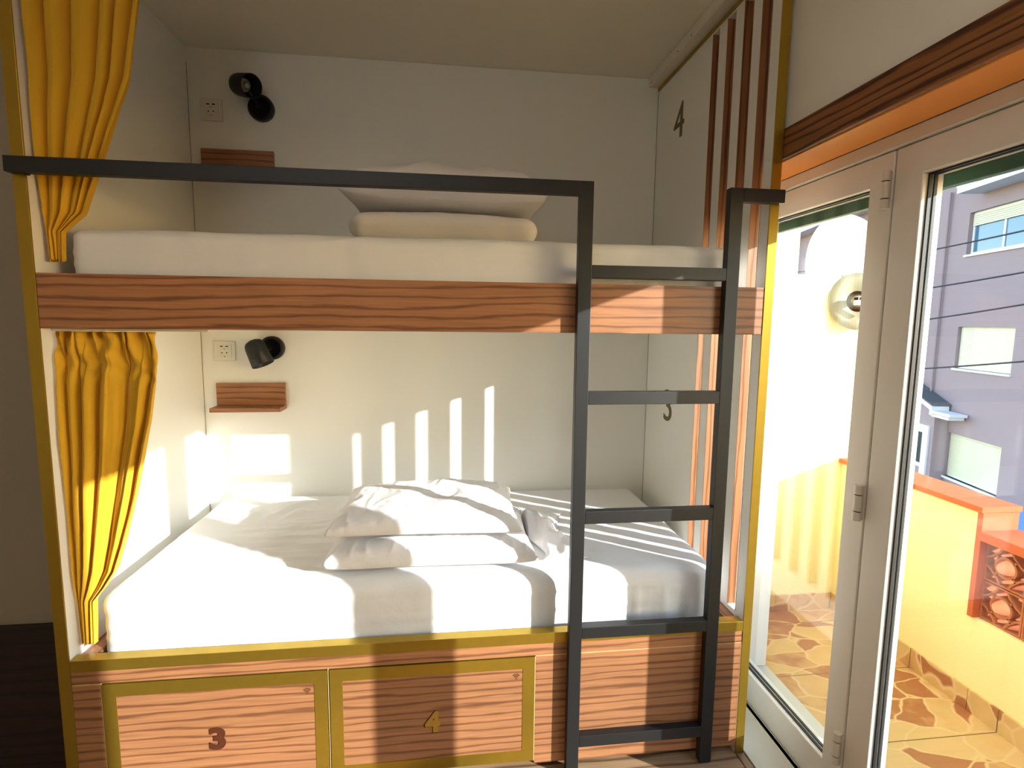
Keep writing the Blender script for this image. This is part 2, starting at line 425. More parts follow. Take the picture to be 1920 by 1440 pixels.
bm = bmesh.new(); bx(bm, 1.3325, W - .002, -.0006, .01, .3978, .3992); P(obj('seam_highlight', bm, M['pale']))  # pale strips paint the bevel highlights along the seams
bm = bmesh.new(); bx(bm, .003, .0755, -.0006, .01, .3978, .3990); P(obj('seam_highlight', bm, M['pale']))
bm = bmesh.new(); bx(bm, .0757, .0772, -.0006, .01, .04, .3985); P(obj('seam_highlight', bm, M['pale']))
bm = bmesh.new(); bx(bm, 1.3306, 1.3322, -.0006, .01, .04, .3965); P(obj('seam_highlight', bm, M['pale']))
bm = bmesh.new(); bx(bm, W - .0028, W - .0014, -.0006, .01, .04, .3985); P(obj('seam_highlight', bm, M['pale']))
bm = bmesh.new(); bx(bm, .7021, .7037, -.0006, .01, .04, .4000); P(obj('seam_highlight', bm, M['pale']))
def drawer(x0, x1, num, nx, nmat):
    z0, z1 = .042, .396; g = .038
    bm = bmesh.new(); bx(bm, x0 + g, x1 - g, -.001, .02, z0 + g, z1 - g)
    d = P(obj('drawer', bm, M['wood_x2'])); d['label'] = 'drawer front numbered ' + num
    bm = bmesh.new()
    bx(bm, x0, x1, -.0025, .02, z1 - g, z1, .0008); bx(bm, x0, x1, -.0025, .02, z0, z0 + g, .0008)
    bx(bm, x0, x0 + g, -.0020, .02, z0 + g, z1 - g, .0005); bx(bm, x1 - g, x1, -.0020, .02, z0 + g, z1 - g, .0005)
    f = obj('drawer_frame', bm, M['gold'], d)
    Mx = Matrix.Translation((nx, -.0022, .2035)) @ Matrix.Rotation(PI / 2, 4, 'X')
    if num == '4':
        text_mesh('number_shadow', num, .076, .050, M['brown'], Matrix.Translation((nx - .003, -.0012, .2025)) @ Matrix.Rotation(PI / 2, 4, 'X'), d, .0012, .045)
    t = text_mesh('number', num, .071, .046, nmat, Mx, d, .0012, .045)
    # wireless symbol: dot and three arcs
    bm = bmesh.new(); cx, cz = x1 - g - .020, z1 - g - .024
    cyl(bm, (cx, -.0008, cz - .007), (cx, -.0022, cz - .007), .0018, n=12)
    for r in (.006, .0105, .015):
        n = 12; pts = []
        for k in range(n + 1):
            t_ = math.radians(45 + 90 * k / n)
            pts.append((math.cos(t_), math.sin(t_)))
        for (a, b), (c_, d_) in zip(pts, pts[1:]):
            q = []
            for (u, v, rr) in ((a, b, r - .0009), (a, b, r + .0009), (c_, d_, r + .0009), (c_, d_, r - .0009)):
                q.append((cx + u * rr, cz - .007 + v * rr))
            A = [bm.verts.new((u, -.0008, v)) for u, v in q]; B = [bm.verts.new((u, -.0022, v)) for u, v in q]
            bm.faces.new(B)
            for k in range(4): bm.faces.new((A[k], A[(k + 1) % 4], B[(k + 1) % 4], B[k]))
    obj('wireless_symbol', bm, M['brown'], d)
    # drawer box behind the front
    bm = bmesh.new(); bx(bm, x0 + .02, x1 - .02, .021, .55, z0 + .01, z0 + .02); bx(bm, x0 + .02, x0 + .03, .021, .55, z0 + .02, .3)
    bx(bm, x1 - .03, x1 - .02, .021, .55, z0 + .02, .3); bx(bm, x0 + .03, x1 - .03, .54, .55, z0 + .02, .3)
    obj('drawer_box', bm, M['panel'], d)
    return d
drawer(.078, .6995, '3', .383, M['brown'])
drawer(.7065, 1.330, '4', 1.012, M['goldflat'])

# numbers on the right side panel (they face into the bunk)
RM = Matrix(((0, 0, -1, 0), (-1, 0, 0, 0), (0, 1, 0, 0), (0, 0, 0, 1)))
t = text_mesh('number', '4', .138, .098, M['olive'], Matrix.Translation((W - .001, .688, 2.275)) @ RM, rp, .0012, .0); t['label'] = 'number four on the right panel'
t = text_mesh('number', '3', .138, .080, M['olive'], Matrix.Translation((W - .001, .672, 1.082)) @ RM, rp, .0012, .0); t['label'] = 'number three on the right panel'

# guard rail and ladder, one welded black steel frame
FY0, FY1 = -.030, -.0025
A0, A1, B0, B1 = 1.431, 1.4705, 1.878, 1.918
RT, RB = 1.832, 1.7935
bm = bmesh.new(); bx(bm, -.0305, A0 - .0003, FY0, FY1, RB, RT, .0015)
rail = P(obj('guard_rail', bm, M['black']))
bm = bmesh.new(); cyl(bm, (.012, -.012, RB - .004), (.012, -.012, RB + .002), .005, n=12); obj('fixing_bolt', bm, M['black'], rail)
bm = bmesh.new()
bx(bm, A0, A1, FY0, FY1, 0.004, RT, .0015)
lad = P(obj('ladder', bm, M['black'])); lad['label'] = 'black steel ladder'
bm = bmesh.new(); bx(bm, B0, B1, FY0, FY1, .004, RT, .0015); obj('ladder_post', bm, M['black'], lad)
bm = bmesh.new(); bx(bm, B1 + .0003, PX, FY0, FY1, RB, RT, .0015); br = obj('top_bracket', bm, M['black'], lad)
for x in ((A0 + A1) / 2, (B0 + B1) / 2):
    bm = bmesh.new(); bx(bm, x - .017, x + .017, FY0 + .003, FY1 - .003, 0, .0038, .001); obj('foot_cap', bm, M['rubber'], lad)
for zt, zb in ((1.6012, 1.5646), (1.2353, 1.1972), (.8711, .8323), (.4997, .4633), (.1345, .097)):
    bm = bmesh.new(); bx(bm, A1 + .0003, B0 - .0003, FY0, FY1, zb, zt, .0012)
    obj('rung', bm, M['black'], lad)

# ------------------------------------------------------------------ mattresses
def nz(p, s, o=0.0): return noise.noise(Vector((p.x * s + o, p.y * s + o * 1.3, p.z * s - o)))
def ridge(p, sx, sy, o): return 1 - abs(noise.noise(Vector((p.x * sx + o, p.y * sy + o, p.z * 3))))  ** .6
def mdisp(z0, z1, crease):
    def f(p, n):
        top = max(0, n.z)
        d = Vector((0, 0, 0))
        if n.z > .5: d.z += .004 * nz(p, 3.1, 2) + .0018 * nz(p, 11, 5)
        d.z += .006 * max(0, n.z) * math.sin(PI * min(1, max(0, (p.x - .05) / 1.9))) ** .5
        # front and side creases of the fitted sheet
        if n.y < -.3 or abs(n.x) > .3:
            k = .0022 * noise.noise(Vector((p.x * 14, p.y * 14, p.z * 3.0 + 4))) + .0035 * max(0, .8 - abs(noise.noise(Vector((p.x * 1.7 + 3, p.z * 17, 2)))) * 6) * (1 if n.y < -.3 else 0) + .003 * max(0, ridge(Vector((p.x * .6, 0, 0)), 6, 1, p.z * 9) - .6)
            if p.x > 1.55: k += .012 * max(0, noise.noise(Vector((p.x * 42, p.y * 10, p.z * 5)))) * max(0, min(1, (p.z - z0) / .06)) * max(0, min(1, (z1 - .03 - p.z) / .05))
            seam = math.exp(-((p.z - (z0 + .072 + .004 * nz(p, 3))) / .0022) ** 2) * .0022
            d += Vector((n.x, n.y, 0)) * (k + seam)
        if crease and n.z > .5:
            for (cx, cy, rx, ry, a, sx, sy, o) in crease:
                w = math.exp(-((p.x - cx) / rx) ** 2 - ((p.y - cy) / ry) ** 2)
                if w > .02: d.z += a * w * max(0, ridge(p, sx, sy, o) - .35) * 1.6
        return d
    return f
cre = [(.50, .45, .22, .18, .012, 5, 22, 1.0), (.60, .26, .18, .18, .010, 4, 26, 3.0), (.42, .72, .22, .14, .010, 14, 9, 5.0), (1.56, .40, .16, .3, .004, 16, 8, 7.0), (1.85, .75, .12, .15, .006, 10, 14, 2.0)]
bm = softbox(.055, 1.955, .045, D - .008, .403, .641, .045, .012, mdisp(.403, .641, cre))
o = obj('mattress', bm, M['sheet'], smooth=True)
tag(o, 'mattress in a white fitted sheet on the lower bunk, partly in bright sun', 'mattress')
bm = softbox(.052, 1.965, .050, D - .012, 1.4565, 1.672, .032, .014, mdisp(1.4565, 1.672, []))
o = obj('mattress', bm, M['sheet'], smooth=True)
tag(o, 'mattress in a white fitted sheet on the upper bunk behind the walnut board', 'mattress')

# ------------------------------------------------------------------ pillows
def pillow_bm(L, Wd, up, dn, nu=110, nv=80, p=2.6, seed=0.0, wr=.004):
    """closed cushion, centre at origin, flat-ish bottom"""
    bm = bmesh.new(); T = {}; B = {}
    for i in range(nu + 1):
        for j in range(nv + 1):
            u = -1 + 2 * i / nu; v = -1 + 2 * j / nv
            pinch = 1 - .055 * (abs(u) ** 4) * (1 - v * v) * 1.0 - .0
            pv = 1 - .07 * (abs(v) ** 4) * (1 - u * u)
            x = u * L / 2 * (1 - .05 * (1 - u * u) * 0) * (1 - .04 * (1 - v * v) * abs(u) ** 3 * 0 + .0) * pv ** 0
            x = L / 2 * u * (1 - .045 * (1 - v ** 2) * u ** 2)
            y = Wd / 2 * v * (1 - .07 * (1 - u ** 2) * v ** 2)
            e = (max(0, 1 - abs(u) ** p) * max(0, 1 - abs(v) ** p)) ** .42
            q = Vector((x * 8 + seed, y * 8, seed))
            edge = 1 - e
            w = wr * noise.noise(q) * (.5 + e) + wr * .9 * edge * noise.noise(Vector((x * 34 + seed, y * 34, 1.5 + seed))) * (1 if e > .03 else 0)
            w += wr * .5 * (e > .03) * max(0, 1 - abs(noise.noise(Vector((x * 16 + seed, y * 9 - x * 6, seed * 2)))) * 6) * (1.4 - e)
            zt = up * e + w; zb = -dn * e ** .55
            r = i in (0, nu) or j in (0, nv)
            T[i, j] = bm.verts.new((x, y, zt if not r else 0))
            B[i, j] = T[i, j] if r else bm.verts.new((x, y, zb))
    for i in range(nu):
        for j in range(nv):
            bm.faces.new((T[i, j], T[i + 1, j], T[i + 1, j + 1], T[i, j + 1]))
            q = (B[i, j], B[i, j + 1], B[i + 1, j + 1], B[i + 1, j])
            if len(set(q)) == 4:
                try: bm.faces.new(q)
                except ValueError: pass
    bmesh.ops.recalc_face_normals(bm, faces=bm.faces[:])
    return bm
def place(bm, loc, rz=0, rx=0, ry=0):
    bm.transform(Matrix.Translation(loc) @ Matrix.Rotation(rz, 4, 'Z') @ Matrix.Rotation(ry, 4, 'Y') @ Matrix.Rotation(rx, 4, 'X')); return bm

o = obj('pillow', place(pillow_bm(.67, .44, .052, .036, seed=2.0, wr=.009, p=5), (1.014, .290, .690), rz=-.01), M['pillow'], smooth=True)
tag(o, 'flat white pillow lying on the lower mattress under another pillow', 'pillow')
o = obj('pillow', place(pillow_bm(.62, .44, .068, .016, seed=5.0, wr=.009, p=3.4), (.995, .315, .771), rz=-.03, rx=.0), M['pillow'], smooth=True)
tag(o, 'plump white pillow on top of the stack on the lower bunk', 'pillow')
# upper bunk: folded duvet and pillow
def fold_disp(p, n):
    d = Vector((0, 0, 0)); a = .004 * nz(p, 6, 1) + .002 * nz(p, 22, 4)
    d += n * a
    t = (p.x - 1.055) / .31
    d.z += -.008 * t ** 2 * n.z
    return d
bm = softbox(.745, 1.366, .24, .62, 1.689, 1.790, .050, .012, fold_disp)
o = obj('folded_duvet', bm, M['pillow'], smooth=True)
tag(o, 'white duvet folded into a flat roll on the upper mattress', 'duvet')
o = obj('pillow', place(pillow_bm(.67, .44, .105, .045, seed=9.0, wr=.011, p=3.6), (1.055, .44, 1.853), rz=-.02, ry=.02), M['pillow'], smooth=True)
tag(o, 'puffy white pillow on top of the folded duvet on the upper bunk', 'pillow')
# crumpled sheet right of the lower pillows
bm = bmesh.new(); nu, nv = 70, 70; G = {}
for i in range(nu + 1):
    for j in range(nv + 1):
        u, v = i / nu, j / nv
        x = 1.350 + .15 * u + .03 * math.sin(6 * v + 1) ; y = .13 + .42 * v
        env = (math.sin(PI * min(1, u * 1.05)) ** .7) * (math.sin(PI * v) ** .5)
        z = .652 + env * (.035 + .050 * max(0, 1 - u * 1.2) + .030 * noise.noise(Vector((x * 13, y * 11, 1))) + .022 * (1 - abs(noise.noise(Vector((x * 18 + 3, y * 9, 4)))) * 3))
        x += .02 * noise.noise(Vector((x * 9, y * 9, 8)))
        G[i, j] = bm.verts.new((max(x, 1.352), y, max(z, .6545)))
for i in range(nu):
    for j in range(nv): bm.faces.new((G[i, j], G[i + 1, j], G[i + 1, j + 1], G[i, j + 1]))
o = obj('crumpled_sheet', bm, M['pillow'], smooth=True)
md = o.modifiers.new('thick', 'SOLIDIFY'); md.thickness = .003
tag(o, 'bunched up loose white sheet beside the pillows on the lower bunk', 'bed sheet')

# ------------------------------------------------------------------ curtains
def lerp_tab(tab, z):
    if z >= tab[0][0]: return tab[0][1:]
    for a, b in zip(tab, tab[1:]):
        if a[0] >= z >= b[0]:
            t = (a[0] - z) / (a[0] - b[0]); return tuple(p + (q - p) * t for p, q in zip(a[1:], b[1:]))
    return tab[-1][1:]
def curtain(tab, folds, seed, heading, yc, endz=0):
    """tab rows: z, left x, right x, depth amplitude"""
    z1, z0 = tab[0][0], tab[-1][0]
    NU, NV = 330, 150; bm = bmesh.new(); G = {}
    rnd = random.Random(seed)
    ph = []; tot = 0
    for k in range(folds): w = rnd.uniform(.5, 1.7); ph.append(w); tot += w
    cum = [0]
    for w in ph: cum.append(cum[-1] + w / tot)
    amp = [rnd.uniform(.65, 1.1) for _ in ph]
    for j in range(NV + 1):
        z = z1 - (z1 - z0) * j / NV
        xl, xr, a = lerp_tab(tab, z)
        for i in range(NU + 1):
            u = i / NU
            uu = u + .012 * noise.noise(Vector((u * 5, z * 2.2, seed)))
            k = 0
            while k < folds - 1 and uu > cum[k + 1]: k += 1
            t = (uu - cum[k]) / (cum[k + 1] - cum[k])
            c = math.cos(2 * PI * t)
            s = c
            y = -a * s * amp[k]
            xo = .22 * math.sin(2 * PI * t) * (xr - xl) * (cum[k + 1] - cum[k]) * (1 if a > .012 else .5)
            if heading > 0:
                hh = max(0, 1 - (z1 - z) / heading)
                y = y * (1 - .75 * hh) + .012 * hh * math.sin(2 * PI * (folds * 2.2) * u + 3 * noise.noise(Vector((u * 4, z * 18, 2)))) * 1.2
                if .05 < hh < 1: y += .010 * math.sin(PI * hh) * noise.noise(Vector((u * 18 + z * 22, z * 15, 5)))
            y += .006 * noise.noise(Vector((u * 7, z * 5, seed + 3))) + .002 * noise.noise(Vector((u * 40, z * 9, seed)))
            G[i, j] = bm.verts.new((xl + (xr - xl) * u + xo, yc + y, z + endz * math.sin(u * 19 + seed) * (j == NV)))
    for i in range(NU):
        for j in range(NV): bm.faces.new((G[i, j], G[i, j + 1], G[i + 1, j + 1], G[i + 1, j]))
    return bm
up = [(2.515, .012, .335, .030), (2.26, .010, .285, .032), (2.05, .010, .245, .030), (1.87, .008, .172, .026), (1.71, .010, .108, .019), (1.685, .011, .078, .016), (1.66, .012, .050, .014), (1.585, .016, .046, .012)]
def curtain_obj(bm, label):
    o = obj('curtain', bm, M['mustard'], smooth=True)
    md = o.modifiers.new('thick', 'SOLIDIFY'); md.thickness = .0016
    return tag(o, label, 'curtain', 'mustard curtains of the bunks')
c1 = curtain_obj(curtain(up, 5, 23, 0, .044, .004), 'mustard curtain gathered at the left end of the upper bunk')
lo = [(1.398, .010, .262, .020), (1.31, .010, .270, .026), (1.15, .010, .242, .028), (.94, .008, .190, .026), (.80, .008, .150, .024), (.72, .008, .122, .022), (.67, .008, .088, .017), (.63, .010, .054, .013), (.50, .012, .046, .012)]
c2 = curtain_obj(curtain(lo, 5, 31, .15, .044, .004), 'mustard curtain gathered at the left end of the lower bunk')
for c, z in ((c1, 2.517), (c2, 1.3995)):
    bm = bmesh.new(); bx(bm, .004, .40, .035, .057, z, z + (.022 if z > 2 else .006), .001)
    obj('curtain_track', bm, M['pvc2'], c)

# ------------------------------------------------------------------ lamps, sockets, shelves on the back panel
def lamp(x, z, hc, hd, label):
    r = empty('wall_lamp', (x, D, z))
    tag(r, label, 'wall lamp', 'black reading lamps')
    bm = bmesh.new(); lathe(bm, [(0, .03), (.040, .03), (.048, .027), (.052, .020), (.052, .0), (0, 0)], (0, -.0004, 0), (0, -1, 0), 40)
    obj('base', bm, M['lampblk'], r, True)
    h = Vector(hc) - Vector((x, D, z)); d = Vector(hd).normalized()
    bm = bmesh.new(); cyl(bm, (0, -.028, 0), h - d * 0.0, .008, n=14)
    obj('swivel_joint', bm, M['lampblk'], r, True)
    bm = bmesh.new()
    lathe(bm, [(0, -.060), (.018, -.059), (.032, -.053), (.040, -.042), (.043, -.028), (.046, .052), (.0445, .053), (.043, .050), (.041, -.02), (0, -.03)], h, d, 40)
    hd_ = obj('lamp_head', bm, M['lampblk'], r, True)
    bm = bmesh.new(); lathe(bm, [(.0, .018), (.012, .017), (.021, .012), (.026, .004), (.027, -.015), (0, -.02)], h, d, 28)
    obj('bulb', bm, M['bulb'], hd_, True)
    return r
lamp(.292, 2.312, (.248, .858, 2.376), (.76, -.60, -.26), 'black reading lamp above the upper bunk, its lens turned to the room')
lamp(.298, 1.312, (.262, .848, 1.292), (.38, -.12, -.86), 'black reading lamp above the lower bunk, tilted downwards')

def socket(x, z, label):
    r = empty('power_socket', (x, D, z)); tag(r, label, 'power socket', 'white sockets')
    bm = bmesh.new(); bx(bm, -.044, .044, -.0095, -.0002, -.043, .043, .003, 3)
    obj('face_plate', bm, M['plate'], r)
    bm = bmesh.new(); bx(bm, -.0295, .0295, -.0115, -.0096, -.0295, .0295, .0008)
    obj('insert', bm, M['plate'], r)
    bm = bmesh.new(); lathe(bm, [(.0190, .0), (.0200, .0012), (.0185, .0014), (.0172, .0004), (0, .0002)], (0, -.0116, -.008), (0, -1, 0), 36)
    obj('recess', bm, M['plate'], r)
    bm = bmesh.new()
    for s in (-1, 1): cyl(bm, (s * .0095, -.0118, -.008), (s * .0095, -.0124, -.008), .0028, n=14)
    for s in (-1, 1): bx(bm, -.002, .002, -.0124, -.0118, -.008 + s * .0165 - .002, -.008 + s * .0165 + .002)
    obj('contact_hole', bm, M['hole'], r)
    bm = bmesh.new()
    for s in (-1, 1): bx(bm, s * .011 - .0062, s * .011 + .0062, -.0122, -.0116, .0175, .0222)
    obj('usb_port', bm, M['hole'], r)
socket(.092, 2.298, 'square white socket beside the lamp of the upper bunk')
socket(.098, 1.298, 'square white socket beside the lamp of the lower bunk')

def shelf(x0, x1, z1, label):
    r = empty('wall_shelf', ((x0 + x1) / 2, D, z1 - .098)); tag(r, label, 'shelf', 'small walnut shelves')
    h = (x1 - x0) / 2
    bm = bmesh.new(); bx(bm, -h, h, -.018, -.0003, .0, .098, .0006); obj('back_board', bm, M['wood_x3'], r)
    bm = bmesh.new(); bx(bm, -h, h, -.098, -.0003, -.018, -.0002, .0006); obj('ledge', bm, M['wood_x3'], r)
shelf(.046, .334, 2.140, 'small walnut wall shelf above the upper mattress, behind the guard rail')
shelf(.059, .347, 1.157, 'small walnut wall shelf above the lower mattress')

# ------------------------------------------------------------------ folding glass doors
FT = 1.883        # top of the leaves
bm = bmesh.new()
bx(bm, DX - .010, DX + .075, RY0 + .001, RY1 - .001, FT + .003, SOF - .0065, .002)
bx(bm, DX - .010, DX + .075, RY1 - .040, RY1 - .001, .001, FT + .003, .002)
bx(bm, DX - .010, DX + .075, RY0 + .001, RY0 + .045, .001, FT + .003, .002)
struct(obj('trim_6', bm, M['pvc']))
def leaf(n, y0, y1, s0, s1, hinge):
    """door leaf between y0<y1 with stile widths s0 (low y) and s1 (high y)"""
    r = empty('door_%d' % n, (DX + .03, (y0 + y1) / 2, 0)); struct(r)
    def Q(o): o.parent = r; o.matrix_parent_inverse = Matrix.Translation(-r.location); return o
    x0, x1 = DX, DX + .058; z0, z1 = .006, FT; gz0, gz1 = .121, 1.804; gy0, gy1 = y0 + s0, y1 - s1; b = .0035
    bm = bmesh.new()
    bx(bm, x0, x1, y0, gy0, z0, z1, b, 3); bx(bm, x0, x1, gy1, y1, z0, z1, b, 3)
    bx(bm, x0 + .0002, x1 - .0002, gy0 - .004, gy1 + .004, z0, gz0, b, 3); bx(bm, x0 + .0002, x1 - .0002, gy0 - .004, gy1 + .004, gz1, z1, b, 3)
    Q(obj('leaf_frame', bm, M['pvc']))
    gx = DX + .024
    bm = bmesh.new(); t = .004                                    # gaskets, both sides of the pane
    for (xa, xb) in ((gx - .009, gx - .001), (gx + .006, gx + .014)):
        bx(bm, xa, xb, gy0, gy0 + t, gz0, gz1); bx(bm, xa, xb, gy1 - t, gy1, gz0, gz1)
        bx(bm, xa, xb, gy0 + t, gy1 - t, gz0, gz0 + t); bx(bm, xa, xb, gy0 + t, gy1 - t, gz1 - t, gz1)
    Q(obj('gasket', bm, M['rubber']))
    bm = bmesh.new(); bx(bm, gx, gx + .005, gy0 + .001, gy1 - .001, gz0 + .001, gz1 - .001)
    Q(obj('glass_pane', bm, M['glass']))
    if hinge:
        for zb, zt in ((1.738, 1.832), (.902, 1.002), (.165, .262)):
            bm = bmesh.new(); h = (zt - zb) / 4
            for a, b_ in ((zb, zb + h), (zb + h + .003, zt - h - .003), (zt - h, zt)):
                cyl(bm, (DX - .013, hinge, a), (DX - .013, hinge, b_), .011, n=20)
            bx(bm, DX - .012, DX - .0002, hinge - .005, hinge + .005, zb + .002, zt - .002)
            hg = Q(obj('hinge', bm, M['pvc']))
            bm = bmesh.new(); cyl(bm, (DX - .013, hinge, zb + .002), (DX - .013, hinge, zt - .002), .0085, n=16); obj('hinge_pin', bm, M['hole'], hg)
    return r
leaf(1, -.2535, RY1 - .042, .0775, .058, -.245)
leaf(2, -.868, -.2590, .066, .083, None)
leaf(3, RY0 + .047, -.871, .070, .066, None)
bm = bmesh.new(); bx(bm, DX + .012, DX + .05, -.2588, -.2537, .008, FT - .002); struct(obj('trim_8', bm, M['rubber']))
# green roller shutter rolled up outside, its box and side guides
sh = empty('roller_shutter', (2.33, -.58, 1.8)); tag(sh, 'dark green roller shutter pulled up above the glass doors', 'roller shutter')
def Qs(o): o.parent = sh; o.matrix_parent_inverse = Matrix.Translation(-sh.location); return o
bm = bmesh.new()
for k in range(3): bx(bm, 2.318, 2.332, RY0 + .02, RY1 - .02, 1.822 + k * .036, 1.822 + k * .036 + .034, .003)
Qs(obj('shutter_slats', bm, M['dish']))
bm = bmesh.new(); bx(bm, 2.315, 2.335, RY0 + .02, RY1 - .02, 1.788, 1.821, .002); Qs(obj('end_bar', bm, M['green']))
for a in (RY0 + .001, RY1 - .018):
    bm = bmesh.new(); bx(bm, 2.31, 2.34, a, a + .017, .001, SOF - .002); Qs(obj('guide_rail', bm, M['pvc']))

# ------------------------------------------------------------------ balcony
BX = 3.03
struct(box('balcony_floor', OX, 3.30, -4.2, 1.05, -.2, -.012, M['paving']))
bm = bmesh.new(); prism(bm, [(OX, -.2), (3.30, -.2), (3.30, 1.605), (2.857, 1.605), (2.857, 1.678), (2.716, 1.678), (2.716, 3.6), (OX, 3.6)], 'y', .86, 1.05)
struct(obj('balcony_end_wall', bm, M['yellow']))
bm = bmesh.new(); bx(bm, OX, 2.62, .4285, .8595, -.1, 3.6)
bm.free()
bm = bmesh.new()
bx(bm, BX, 3.155, .15, .859, -.15, .757); bx(bm, BX, 3.155, -.62, .15, -.15, .352); bx(bm, BX, 3.155, -4.1, -.62, -.15, .30)
struct(obj('balcony_parapet', bm, M['yellow']))
cap = bmesh.new()
yy = [.858, .42, .1275]
for a, b in zip(yy, yy[1:]): bx(cap, 3.008, 3.178, b + .0008, a - .0008, .7575, .779, .002)
bx(cap, 3.016, 3.168, .129, .1495, .352, .757, .001)
o = struct(obj('parapet_cap', cap, M['terra']))
cap = bmesh.new()
for k in range(3): bx(cap, 3.008, 3.178, -.64 + k * .256 + .0008, -.64 + (k + 1) * .256 - .0008, .655, .690, .003)
bx(cap, BX - .004, 3.178, -.64, -.615, .352, .655, .001)
struct(obj('parapet_cap', cap, M['terra']))
struct(box('parapet_cap', 3.008, 3.178, -4.1, -.645, .302, .325, M['terra'], bev=.002))
# skirting tiles
bm = bmesh.new()
for k in range(13):
    a = .855 - k * .37
    bx(bm, BX - .010, BX - .0003, a - .368, a, -.0118, .073, .0012)
struct(obj('skirting', bm, M['paving']))
bm = bmesh.new()
for k in range(2): bx(bm, OX + .002 + k * .315, OX + .315 + k * .3, .850, .8597, -.0118, .073, .0012)
struct(obj('skirting', bm, M['paving']))

# terracotta breeze blocks set in the opening of the parapet
def block(yc, zc, s=.146):
    """pierced block: outer frame, ring in the middle, webs to the frame and scalloped corners"""
    r = bmesh.new(); x0, x1 = 3.045, 3.125; h = s / 2; t = .006
    bx(r, x0, x1, yc - h, yc + h, zc - h, zc - h + t, .001); bx(r, x0, x1, yc - h, yc + h, zc + h - t, zc + h, .001)
    bx(r, x0, x1, yc - h, yc - h + t, zc - h + t, zc + h - t, .001); bx(r, x0, x1, yc + h - t, yc + h, zc - h + t, zc + h - t, .001)
    def strip(pts, closed):
        n = len(pts); A = []
        for k in range(n):
            if closed: p, q = pts[k - 1], pts[(k + 1) % n]
            else: p, q = pts[max(0, k - 1)], pts[min(n - 1, k + 1)]
            d = Vector((q[0] - p[0], q[1] - p[1])).normalized(); nn = Vector((-d.y, d.x)) * .0036
            c = Vector(pts[k])
            A.append([r.verts.new((x, yc + (c + sg * nn).x, zc + (c + sg * nn).y)) for x, sg in ((x0, -1), (x0, 1), (x1, 1), (x1, -1))])
        rng = range(n) if closed else range(n - 1)
        for k in rng:
            a, b = A[k], A[(k + 1) % n]
            for m in range(4): r.faces.new((a[m], a[(m + 1) % 4], b[(m + 1) % 4], b[m]))
        if not closed: r.faces.new(A[0]); r.faces.new(list(reversed(A[-1])))
    R = h * .50
    strip([(R * math.cos(2 * PI * k / 28), R * math.sin(2 * PI * k / 28)) for k in range(28)], True)
    for k in range(4):
        a = PI / 4 + k * PI / 2
        c, s_ = math.cos(a), math.sin(a)
        strip([(R * c, R * s_), (h * .66 * c * 1.1, h * .66 * s_ * 1.1)], False)
        # hexagonal bracket across every corner
        P1 = (h * .92 * (1 if c > 0 else -1), h * .22 * (1 if s_ > 0 else -1)); P2 = (h * .22 * (1 if c > 0 else -1), h * .92 * (1 if s_ > 0 else -1))
        mid = (h * .66 * c * 1.1, h * .66 * s_ * 1.1)
        strip([P1, ((P1[0] * .6 + mid[0] * .4) * .92, (P1[1] * .6 + mid[1] * .4) * 1.0), mid, ((P2[0] * .6 + mid[0] * .4), (P2[1] * .6 + mid[1] * .4) * .92), P2], False)
    bmesh.ops.recalc_face_normals(r, faces=r.faces[:])
    o = obj('breeze_block', r, M['blockm']); return o
cnt = 0
rows = ('lower row', 'upper row')
cols = ('nearest the high orange capped pillar', 'second from the high pillar', 'third from the high pillar', 'fourth from the high pillar', 'fifth from the high pillar')
for c_ in range(5):
    for r_ in range(2):
        o = block(.0555 - c_ * .148, .352 + .0757 + r_ * .150)
        tag(o, 'pierced terracotta breeze block in the balcony parapet, %s, %s' % (rows[r_], cols[c_]), 'breeze block', 'terracotta breeze blocks')

# satellite dishes
def dish(name, c, n_, r, depth, mat, label, arm=True):
    root = empty(name, c); tag(root, label, 'satellite dish')
    n_ = Vector(n_).normalized(); bm = bmesh.new()
    prof = [(0, -depth)] + [(r * k / 12, -depth + depth * (k / 12) ** 2) for k in range(1, 13)] + [(r * 1.02, .004), (r * 1.02, -.004)] + [(r * k / 12, -depth + depth * (k / 12) ** 2 - .006) for k in range(12, 0, -1)] + [(0, -depth - .006)]
    lathe(bm, prof, (0, 0, 0), n_, 64)
    obj('reflector', bm, mat, root, True)
    bm = bmesh.new(); up_ = Vector((0, 0, -1)); a = n_ * 0 + up_ * r * .9
    cyl(bm, a * .9, n_ * r * 1.1 + up_ * r * .35, .008, n=10); cyl(bm, n_ * r * 1.05 + up_ * r * .3, n_ * r * 1.2 + up_ * r * .2, .022, n=16)
    if arm: obj('receiver_arm', bm, M['dish2'], root)
    else: bm.free()
    bm = bmesh.new(); b = -n_ * (depth + .004)
    bx(bm, b.x - .03, b.x + .03, b.y - .01, b.y + .05, b.z - .05, b.z + .05, .004); cyl(bm, b + Vector((0, .03, -.02)), b + Vector((0, .04, -.75)), .016, n=14)
    obj('mounting_bracket', bm, M['dish2'], root)
    return root
dish('satellite_dish', (3.41, 1.34, 1.70), (.25, -.95, .2), .385, .06, M['dish'], 'large pale satellite dish standing behind the stepped balcony wall', False)
